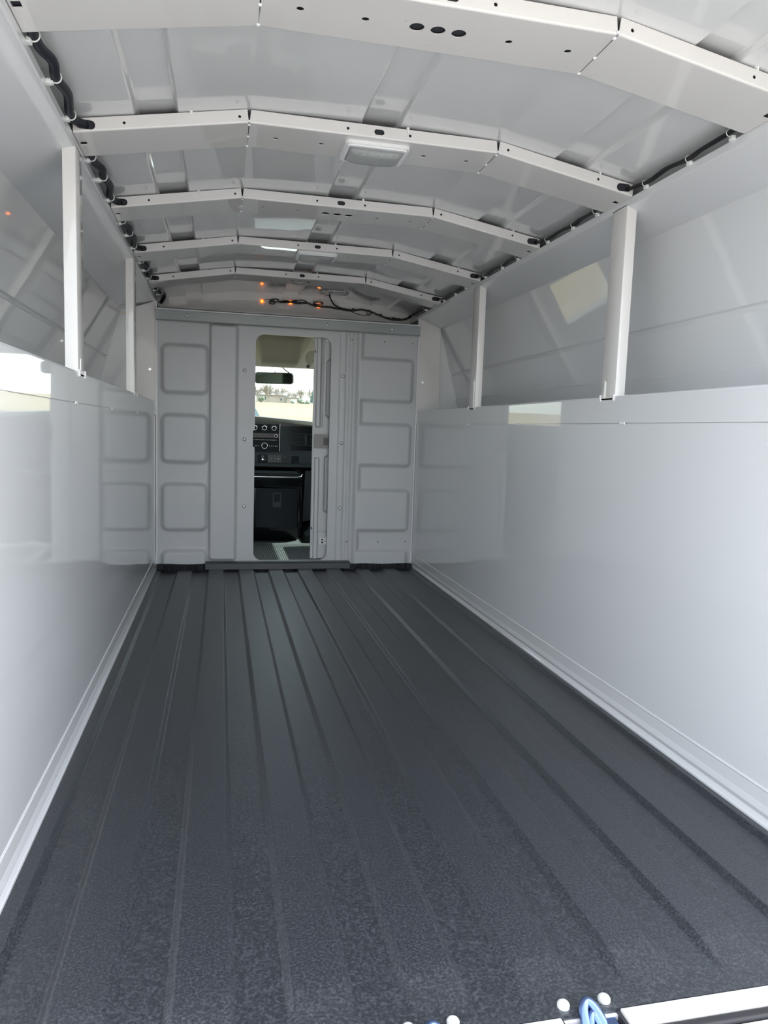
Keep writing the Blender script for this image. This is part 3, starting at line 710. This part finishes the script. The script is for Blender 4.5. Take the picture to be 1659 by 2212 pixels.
# ------------------------------------------------------------------ cab
def make_cab():
    XL, XR = -0.35, 1.68
    b = B(); box(b, XL, XR, 3.80, 5.25, -0.05, 0.0); o = struct('floor_cab', b, 'vinyl')
    # raised ribs of the mat
    b = B()
    for i in range(34): x = 0.47+i*0.0125; box(b, x, x+0.005, 3.86, 4.60, 0.0, 0.0022)
    r = obj('mat_ribs', b, 'vinyl', o)
    b = B(); box(b, 0.40, 0.95, 3.80, 3.845, -0.02, 0.038, 0.004); struct('trim_door_sill', b, 'bulk')
    b = B(); box(b, XL, XR, 5.25, 5.32, -0.05, 0.79); struct('wall_firewall', b, 'cabshell')
    for s, x in (('left', XL), ('right', XR)):
        b = B(); box(b, x-0.03, x, 3.80, 5.35, -0.05, 0.72); box(b, x-0.03, x, 3.80, 4.15, 0.72, 1.30); box(b, x-0.03, x, 4.15, 5.0, 1.16, 1.30)
        prism(b, [(4.86, 1.18), (5.35, 0.72), (5.50, 0.72), (4.98, 1.24)], 'x', x-0.03, x)
        struct('wall_cab_'+s, b, 'cabshell')
        b = B(); prism(b, [(4.15, 0.72), (5.37, 0.72), (4.90, 1.16), (4.15, 1.16)], 'x', x-0.018, x-0.013); struct('window_'+('2' if s == 'left' else '3'), b, 'sideglass')
    # rear cab wall beside and above the bulkhead
    b = B(); box(b, XL, -0.001, 3.862, 3.87, -0.05, 1.30); box(b, W+0.001, XR, 3.862, 3.87, -0.05, 1.30)
    box(b, 0.0, 0.474, 3.802, 3.808, 0, 1.28); box(b, 1.21, W, 3.802, 3.808, 0, 1.28); box(b, 0.474, 1.21, 3.802, 3.808, 1.225, 1.28); box(b, 0.87, 1.21, 3.802, 3.808, 0, 1.225)
    struct('wall_cab_rear', b, 'bulk')
    # headliner
    b = B(); prism(b, [(3.81, 1.262), (4.03, 1.285), (4.20, 1.292), (4.60, 1.285), (4.78, 1.235), (4.89, 1.133), (4.925, 1.133), (4.93, 1.16), (4.90, 1.275), (4.60, 1.310), (4.03, 1.312), (3.81, 1.270)], 'x', XL, XR)
    struct('ceiling_cab', b, 'beige', smooth=30)
    # windshield
    b = B(); prism(b, [(5.46, 0.752), (4.935, 1.150), (4.941, 1.156), (5.466, 0.758)], 'x', XL, XR); struct('window_1', b, 'windshield')
    b = B(); box(b, XL, XR, 5.32, 6.5, 0.55, 0.60); prism(b, [(5.46, 0.60), (5.46, 0.755), (5.60, 0.75), (6.6, 0.55)], 'x', XL, XR); struct('trim_hood', b, 'bow')
make_cab()

def make_console():
    t = thing('overhead_console', (0.665, 4.62, 1.115), 'beige padded bulge hanging from the cab headliner above the mirror', 'overhead console')
    b = B(); nx, ny = 40, 24; g = []
    x0, x1, y0, y1 = 0.485, 0.835, 4.42, 4.77
    for j in range(ny+1):
        row = []
        for i in range(nx+1):
            u, v = i/nx, j/ny
            fx = min(1.0, min(u, 1-u)/0.2); fx = fx*fx*(3-2*fx)
            fy = min(1.0, v/0.30); fy = math.sin(fy*math.pi/2)**0.8
            if v > 0.85: fy *= 1-0.25*((v-0.85)/0.15)**2
            row.append(b.verts.new((x0+(x1-x0)*u, y0+(y1-y0)*v, 1.283-0.052*v-(0.150-0.040*v)*fx*fy)))
        g.append(row)
    for j in range(ny):
        for i in range(nx): b.faces.new((g[j][i], g[j][i+1], g[j+1][i+1], g[j+1][i]))
    bmesh.ops.solidify(b, geom=b.faces[:], thickness=0.004)
    obj('padding', b, 'beige', t, True)
    v = thing('sun_visor', (0.93, 4.70, 1.12), 'folded pale vinyl sun visor beside the overhead console, seen at the sliding door edge', 'sun visor')
    b = B(); prism(b, rrect(0.832, 1.20, 1.132, 1.228, 0.045, 8), 'y', 4.668, 4.690); obj('visor_board', b, 'visor', v, smooth=40)
    b = B(); box(b, 0.868, 0.91, 4.660, 4.668, 1.130, 1.150, 0.003); obj('label_tab', b, 'housing', v)
    b = B(); cyl(b, (0.850, 4.68, 1.128), (0, 0, 1), 0.010, 0.018, 14); obj('pivot', b, 'dash_top', v, True)
make_console()

def make_mirror():
    t = thing('rearview_mirror', (0.655, 5.0, 1.026), 'black framed rearview mirror hanging in the windshield', 'mirror')
    R = Matrix.Translation((0.66, 5.0, 1.067)) @ Matrix.Rotation(math.radians(-20), 4, 'Z') @ Matrix.Rotation(math.radians(3), 4, 'X')
    def rp(x0, x1, z0, z1, r, y0, y1):
        b = B(); prism(b, rrect(x0, x1, z0, z1, r, 8), 'y', y0, y1); bmesh.ops.transform(b, matrix=R, verts=b.verts); return b
    obj('housing', rp(-0.132, 0.132, -0.038, 0.038, 0.022, -0.012, 0.016), 'rubber', t, smooth=40)
    obj('glass', rp(-0.124, 0.124, -0.031, 0.031, 0.018, -0.015, -0.011), 'mirror_glass', t)
    b = B(); tube(b, [(0.668, 5.012, 1.095), (0.672, 5.03, 1.112), (0.676, 5.035, 1.118)], 0.009, 10, 4); obj('stem', b, 'steel', t, True)
    c = B(); tube(c, [(0.690, 4.915, 1.148), (0.704, 4.925, 1.140), (0.728, 4.945, 1.120), (0.752, 4.955, 1.106), (0.758, 4.958, 1.092)], 0.0042, 8, 5)
    obj('mirror_cable', c, 'wire', t, True)
make_mirror()

def make_dash():
    t = thing('dashboard', (0.66, 5.08, 0.45), 'charcoal vehicle dashboard with radio, climate knobs and air vents', 'dashboard')
    XL, XR = -0.34, 1.67
    b = B(); prism(b, [(5.25, 0.458), (5.02, 0.458), (4.955, 0.475), (4.955, 0.567), (4.962, 0.573), (4.962, 0.747), (5.25, 0.747)], 'x', XL, XR)
    obj('dash_body', b, 'dash', t, smooth=25)
    b = B(); secs = []
    for x, zt in ((XL, 0.822), (0.35, 0.820), (0.54, 0.813), (0.75, 0.800), (0.95, 0.787), (1.20, 0.770), (XR, 0.765)):
        secs.append([b.verts.new((x, yy, zz)) for yy, zz in ((5.25, zt), (4.990, zt), (4.972, zt-0.006), (4.958, min(zt-0.030, 0.770)), (4.958, 0.748), (5.25, 0.70))])
    for A, C in zip(secs[:-1], secs[1:]):
        for q in range(6): b.faces.new((A[q], C[q], C[(q+1) % 6], A[(q+1) % 6]))
    b.faces.new(secs[0]); b.faces.new(secs[-1][::-1]); bmesh.ops.recalc_face_normals(b, faces=b.faces)
    obj('dash_pad', b, 'dash_top', t, smooth=25)
    # centre stack with slim chrome edge
    b = B(); box(b, 0.44, 0.6985, 4.954, 4.964, 0.578, 0.762, 0.003); st = obj('centre_stack', b, 'panel_dark', t)
    b = B(); box(b, 0.6985, 0.7015, 4.951, 4.964, 0.578, 0.764, 0.001); obj('trim_strip', b, 'chrome', t)
    b = B(); box(b, 0.44, 0.6975, 4.951, 4.956, 0.665, 0.700, 0.002); obj('radio_display', b, 'gloss_black', st)
    for x in (0.535, 0.598, 0.661):
        b = B(); torus(b, (x, 4.950, 0.732), (0, 1, 0), 0.0135, 0.0028, 24, 8); kn = obj('climate_ring', b, 'chrome', st, True)
        b = B(); cyl(b, (x, 4.945, 0.732), (0, 1, 0), 0.0115, 0.018, 20); obj('climate_knob', b, 'panel_dark', st, smooth=40)
        for k in range(9):
            pass
    b = B()
    for x in (0.598, 0.661):
        for k in range(9):
            a = math.radians(-30+k*30); box(b, x+0.0225*math.cos(a)-0.0011, x+0.0225*math.cos(a)+0.0011, 4.9528, 4.9542, 0.732+0.0225*math.sin(a)-0.0011, 0.732+0.0225*math.sin(a)+0.0011)
    obj('dial_ticks', b, 'icon', st)
    b = B(); torus(b, (0.600, 4.950, 0.614), (0, 1, 0), 0.0185, 0.0026, 28, 8); obj('volume_ring', b, 'chrome', st, True)
    b = B(); cyl(b, (0.600, 4.946, 0.614), (0, 1, 0), 0.0165, 0.016, 24); dome(b, (0.600, 4.937, 0.614), (0, 1, 0), 0.004, 0.5); obj('volume_knob', b, 'panel_dark', st, smooth=40)
    b = B(); torus(b, (0.674, 4.949, 0.682), (0, 1, 0), 0.0095, 0.0022, 20, 8); obj('tune_ring', b, 'chrome', st, True)
    b = B(); cyl(b, (0.674, 4.946, 0.682), (0, 1, 0), 0.008, 0.014, 16); obj('tune_knob', b, 'panel_dark', st, smooth=40)
    b = B(); rnd = random.Random(2)
    x = 0.530
    while x < 0.665:
        w = rnd.uniform(0.002, 0.006); box(b, x, x+w, 4.9528, 4.9545, 0.6525-rnd.uniform(0.0005, 0.0025), 0.655); x += w+0.0028
    box(b, 0.675, 0.682, 4.9528, 4.9545, 0.6525, 0.6545)
    for x in (0.538, 0.549, 0.561, 0.634, 0.648, 0.659, 0.671, 0.682):
        h = rnd.uniform(0.002, 0.0045); box(b, x-0.0018, x+0.0022, 4.9528, 4.9545, 0.613-h, 0.613+h)
    obj('button_print', b, 'icon', st)
    # vents
    b = B(); box(b, 0.772, 1.10, 4.957, 4.966, 0.588, 0.752, 0.002); vt = obj('air_vent', b, 'gloss_black', t)
    b = B()
    for z in (0.700, 0.622): box(b, 0.774, 1.098, 4.950, 4.960, z-0.002, z+0.002)
    box(b, 0.772, 0.775, 4.952, 4.962, 0.588, 0.752)
    obj('vent_divider', b, 'dash', vt)
    b = B()
    for z in np.linspace(0.632, 0.690, 7): box(b, 0.780, 0.872, 4.953, 4.960, z-0.0012, z+0.0012)
    box(b, 0.872, 0.882, 4.952, 4.960, 0.628, 0.694, 0.001)
    for x in np.linspace(0.890, 1.09, 14): box(b, x, x+0.0025, 4.953, 4.960, 0.630, 0.692)
    obj('vent_slats', b, 'dash', vt)
    # lower switch strip
    b = B(); box(b, 0.44, 1.2, 4.948, 4.957, 0.499, 0.556, 0.002); sw = obj('switch_strip', b, 'dash', t)
    b = B(); box(b, 0.555, 0.618, 4.9455, 4.950, 0.502, 0.553, 0.001); obj('airbag_switch', b, 'panel_dark', sw)
    b = B(); box(b, 0.622, 0.712, 4.9455, 4.950, 0.502, 0.553, 0.001); obj('button_panel', b, 'dash_top', sw)
    for x, m in ((0.646, 'icon'), (0.670, 'icon'), (0.693, 'icon')):
        b = B(); torus(b, (x, 4.945, 0.528), (0, 1, 0), 0.0065, 0.0012, 16, 6); obj('button_ring', b, 'rubber', sw, True)
        b = B(); cyl(b, (x, 4.944, 0.528), (0, 1, 0), 0.0045 if x > 0.68 else 0.0032, 0.003, 12); obj('button', b, m, sw)
    b = B(); cyl(b, (0.588, 4.944, 0.523), (0, 1, 0), 0.0052, 0.004, 14); obj('key_switch', b, 'chrome', sw)
    b = B(); box(b, 0.578, 0.600, 4.9445, 4.946, 0.544, 0.546); box(b, 0.581, 0.598, 4.9445, 4.946, 0.536, 0.538); box(b, 0.600, 0.607, 4.9445, 4.946, 0.5215, 0.524)
    box(b, 0.790, 0.823, 4.9445, 4.947, 0.508, 0.511); box(b, 0.803, 0.810, 4.9445, 4.947, 0.513, 0.517); box(b, 0.738, 0.743, 4.9455, 4.9485, 0.537, 0.540)
    obj('switch_print', b, 'icon', sw)
    b = B(); cyl(b, (0.744, 4.946, 0.526), (0, 1, 0), 0.008, 0.006, 16); obj('power_socket', b, 'gloss_black', sw, smooth=40)
    b = B(); box(b, 0.782, 0.832, 4.9445, 4.949, 0.503, 0.551, 0.002); obj('blank_cover', b, 'panel_dark', sw)
make_dash()

def make_engine_cover():
    t = thing('engine_cover', (0.665, 4.9, 0.0), 'black plastic engine cover box below the dashboard with a square latch', 'engine cover')
    b = B(); prism(b, [(4.70, 0.070), (4.69, 0.095), (4.69, 0.350), (4.678, 0.362), (4.668, 0.415), (4.68, 0.432), (4.90, 0.450), (5.24, 0.449), (5.24, 0.005), (4.76, 0.005)], 'x', 0.40, 0.832)
    es = [e for e in b.edges if all(v.co.x > 0.83 for v in e.verts)]
    bmesh.ops.bevel(b, geom=es, offset=0.022, segments=3, affect='EDGES')
    obj('cover_body', b, 'gloss_black', t, smooth=40)
    b = B(); prism(b, rrect(0.533, 0.800, 0.098, 0.350, 0.015), 'y', 4.683, 4.692); pn = obj('access_panel', b, 'panel_dark', t, smooth=40)
    b = B(); prism(b, rrect(0.641, 0.695, 0.228, 0.322, 0.008), 'y', 4.679, 4.684); la = obj('latch', b, 'dash', pn)
    b = B(); prism(b, rrect(0.648, 0.688, 0.262, 0.316, 0.005), 'y', 4.675, 4.680); obj('latch_paddle', b, 'panel_dark', la)
    b = B(); tube(b, [(0.45, 4.664, 0.424), (0.6, 4.664, 0.424), (0.77, 4.664, 0.424), (0.815, 4.668, 0.428), (0.828, 4.70, 0.440)], 0.0035, 8, 5); obj('top_edge', b, 'chrome', t, True)
    s = thing('footwell_panel', (1.0, 4.95, 0.0), 'dark curved footwell side panel right of the engine cover', 'panel')
    b = B(); prism(b, [(0.84, 0.003), (1.05, 0.003), (1.05, 0.13), (0.93, 0.10), (0.86, 0.04)], 'y', 4.66, 5.2); obj('kick_ramp', b, 'panel_dark', s)
    b = B(); prism(b, [(0.865, 0.10), (1.2, 0.14), (1.2, 0.45), (0.88, 0.45)], 'y', 4.98, 5.2); obj('kick_board', b, 'dash', s)
make_engine_cover()

def make_shade_seat(x0, x1, label):  # unseen seats added and sized to shape the sun patch
    t = thing('shade_seat', ((x0+x1)/2, 4.2, 0.0), label, 'seat', 'unseen cab seats added for shade')
    b = B(); box(b, x0+0.04, x1-0.04, 4.0, 4.42, 0.0, 0.16); obj('pedestal', b, 'cabshell', t)
    b = B(); box(b, x0, x1, 3.95, 4.56, 0.16, 0.33, 0.04, 3); obj('cushion', b, 'seat', t, smooth=50)
    b = B(); box(b, x0, x1, 3.885, 3.99, 0.30, 0.92, 0.04, 3); obj('backrest', b, 'seat', t, smooth=50)
    b = B(); box(b, x0+0.1, x1-0.1, 3.885, 3.96, 0.93, 1.10, 0.035, 3); obj('headrest', b, 'seat', t, smooth=50)
make_shade_seat(-0.12, 0.36, 'charcoal cab seat on the left, hidden behind the bulkhead, added to block sun')
make_shade_seat(0.965, 1.46, 'charcoal cab seat on the right, hidden behind the bulkhead, added to block sun')

def make_wiper():  # blue grey shape modelled as the base of a wiper arm
    b = B(); prism(b, [(0.535, 0.79), (0.625, 0.79), (0.592, 0.83), (0.572, 0.868), (0.555, 0.885), (0.535, 0.89)], 'y', 5.60, 5.612)
    m = mat('blue_grey_paint', (0.10, 0.17, 0.22), 0.3)
    prism(b, rrect(0.63, 0.68, 0.800, 0.812, 0.004), 'y', 5.60, 5.612)
    o = obj('wiper_arm', b, m); tag(o, 'blue grey shape standing on the hood at the lower left of the windshield', 'wiper')
make_wiper()

# ------------------------------------------------------------------ outside: yard, rising field, trees, house
def fz(y): return -0.80+(y-6.0)*0.0404
def make_outside():
    b = B(); box(b, -60, 60, -60, 7.0, -1.0, -0.80); struct('ground', b, 'gravel')
    b = B()
    ys = [6.5, 20, 60, 120, 200, 290, 330, 420]; v = []
    for y in ys: v.append((b.verts.new((-400, y, fz(y) if y <= 300 else fz(300)+(y-300)*0.02)), b.verts.new((400, y, fz(y) if y <= 300 else fz(300)+(y-300)*0.02))))
    for i in range(len(ys)-1): b.faces.new((v[i][0], v[i][1], v[i+1][1], v[i+1][0]))
    struct('ground_field', b, 'field')
make_outside()

def bare_tree(x, y, h, label, m='bark', spread=1.0, seed=1):
    rnd = random.Random(seed); z0 = (fz(y) if y <= 300 else fz(300))-0.05
    t = thing('bare_tree', (x, y, z0), label, 'tree', 'leafless trees beyond the field')
    trunk = B(); top = Vector((x+rnd.uniform(-.2, .2), y, z0+h*0.2))
    def seg(b, a, c, r0, r1):
        d = (c-a).normalized(); s = d.orthogonal().normalized(); u = d.cross(s); n = 4
        A = [b.verts.new(a+r0*(math.cos(k*math.pi/2)*s+math.sin(k*math.pi/2)*u)) for k in range(n)]; C2 = [b.verts.new(c+r1*(math.cos(k*math.pi/2)*s+math.sin(k*math.pi/2)*u)) for k in range(n)]
        for k in range(n): b.faces.new((A[k], A[(k+1) % n], C2[(k+1) % n], C2[k]))
    seg(trunk, Vector((x, y, z0)), top, h*0.042, h*0.032)
    obj('trunk', trunk, m, t)
    cr = B()
    def grow(p, d, l, r, k):
        q = p+d*l; seg(cr, p, q, r, r*0.65)
        if k == 0: return
        for i in range(3):
            nd = (d + Vector((rnd.uniform(-1, 1)*spread, rnd.uniform(-1, 1)*spread*0.6, rnd.uniform(-0.3, 0.6)))*0.70).normalized()
            grow(p.lerp(q, rnd.uniform(0.25, 1.0)), nd, l*rnd.uniform(0.68, 0.92), max(r*0.62, 0.03), k-1)
    for i in range(5):
        nd = Vector((rnd.uniform(-1, 1)*0.6*spread, rnd.uniform(-.5, .5), 1)).normalized(); grow(top, nd, h*0.29, h*0.017, 4)
    obj('crown', cr, m, t)
TREES = [(13.9, 289, 6.6, 'bare tree at the left edge of the windshield view', 'bark', 1.0),
         (16.9, 276, 7.2, 'many-stemmed bare tree left of the house front', 'bark_warm', 0.6),
         (18.6, 293, 7.2, 'thin pale bare tree between the house windows and gable', 'bark', 0.7),
         (22.3, 284, 7.0, 'broad forked bare tree in front of the house', 'bark_warm', 1.1),
         (25.4, 345, 7.2, 'faint bare tree behind the house roof', 'bark', 1.0),
         (29.4, 329, 7.2, 'faint wide bare tree behind the garage', 'bark', 1.2),
         (33.4, 314, 7.6, 'tall greenish bare tree left of the spruce', 'bark_warm', 0.7),
         (34.0, 345, 7.6, 'narrow bare tree next to the spruce', 'bark', 0.6),
         (38.6, 320, 8.0, 'bare tree right of the spruce at the door edge', 'bark_warm', 0.9)]
for i, (x, y, h, lb, m, sp) in enumerate(TREES): bare_tree(x, y, h, lb, m, sp, 11+i)
def make_spruce():
    x, y, z0 = 35.4, 288, fz(288)-0.05; rnd = random.Random(4)
    t = thing('spruce_tree', (x, y, z0), 'dense blue green spruce at the right of the tree line', 'tree')
    b = B(); cyl(b, (x, y, z0+0.6), (0, 0, 1), 0.2, 1.2, 8); obj('trunk', b, 'bark', t)
    b = B()
    for k in range(9):
        z = z0+0.7+k*0.55; r = 1.75*(1-k/9.6); n = 13
        ctr = b.verts.new((x, y, z+0.85)); ring = [b.verts.new((x+r*(1+0.25*((i % 2)-0.5)+rnd.uniform(-.1, .1))*math.cos(2*math.pi*i/n), y+r*math.sin(2*math.pi*i/n), z+rnd.uniform(-.15, .1))) for i in range(n)]
        for i in range(n): b.faces.new((ctr, ring[i], ring[(i+1) % n]))
        b.faces.new(ring[::-1])
    obj('needles', b, 'spruce', t)
make_spruce()
def bush(x, y, r, h, label, seed):
    rnd = random.Random(seed); z0 = fz(min(y, 300)); b = B()
    for k in range(9):
        bmesh.ops.create_icosphere(b, subdivisions=2, radius=r*rnd.uniform(0.35, 0.55), matrix=Matrix.Translation((x+rnd.uniform(-r, r)*0.6, y+rnd.uniform(-r, r)*0.4, z0+h*rnd.uniform(0.15, 0.7))))
    for v in b.verts: v.co += Vector((rnd.uniform(-1, 1), rnd.uniform(-1, 1), rnd.uniform(-1, 1)))*r*0.06
    tag(obj('shrub', b, 'bushes'), label, 'shrub', 'shrubs at the far edge of the field')
bush(30.3, 282, 1.5, 2.2, 'grey green shrub between the garage and the spruce', 1)
bush(32.4, 281, 1.0, 1.5, 'low shrub just left of the spruce', 2)
bush(15.0, 280, 1.3, 2.4, 'dark rounded shrub left of the house windows', 3)
bush(26.6, 279, 0.7, 1.0, 'small low shrub in front of the garage', 4)
def make_house():
    y = 305.0; z0 = fz(300)-0.1
    t = thing('house', (22, y, z0), 'pale single storey house with grey roof behind the bare trees', 'house')
    b = B(); box(b, 14.5, 26.5, y, y+8, z0, z0+3.2); prism(b, [(17.6, z0+3.2), (21.2, z0+3.2), (19.4, z0+4.6)], 'y', y-0.02, y+0.1); obj('wall', b, 'siding', t)
    b = B(); prism(b, [(y-0.5, z0+3.1), (y+4, z0+5.0), (y+8.5, z0+3.1), (y+8.5, z0+3.3), (y+4, z0+5.25), (y-0.5, z0+3.3)], 'x', 14.0, 27.0); obj('roof', b, 'roofing', t)
    b = B(); prism(b, [(26.5, z0), (32.0, z0), (32.0, z0+2.2), (29.2, z0+2.9), (26.5, z0+2.2)], 'y', y-2, y+5); obj('garage', b, 'siding', t)
    b = B(); box(b, 26.3, 32.3, y-2.3, y+5.3, z0+2.2, z0+2.5); obj('garage_roof', b, 'roofing', t)
    b = B(); box(b, 28.0, 30.6, y-2.06, y-1.98, z0, z0+1.9); obj('garage_door', b, 'white_trim', t)
    for x in (15.9, 16.9, 17.9):
        b = B(); box(b, x-0.4, x+0.4, y-0.08, y+0.02, z0+1.0, z0+2.8); f = obj('window', b, 'white_trim', t)
        b = B(); box(b, x-0.25, x+0.25, y-0.12, y-0.07, z0+1.15, z0+2.65); obj('pane', b, 'pane', f)
    b = B(); box(b, 23.5, 25.0, y-0.10, y+0.02, z0+1.0, z0+2.2); f = obj('window', b, 'white_trim', t)
    b = B(); box(b, 23.7, 24.8, y-0.14, y-0.09, z0+1.1, z0+2.1); obj('pane', b, 'pane', f)
make_house()
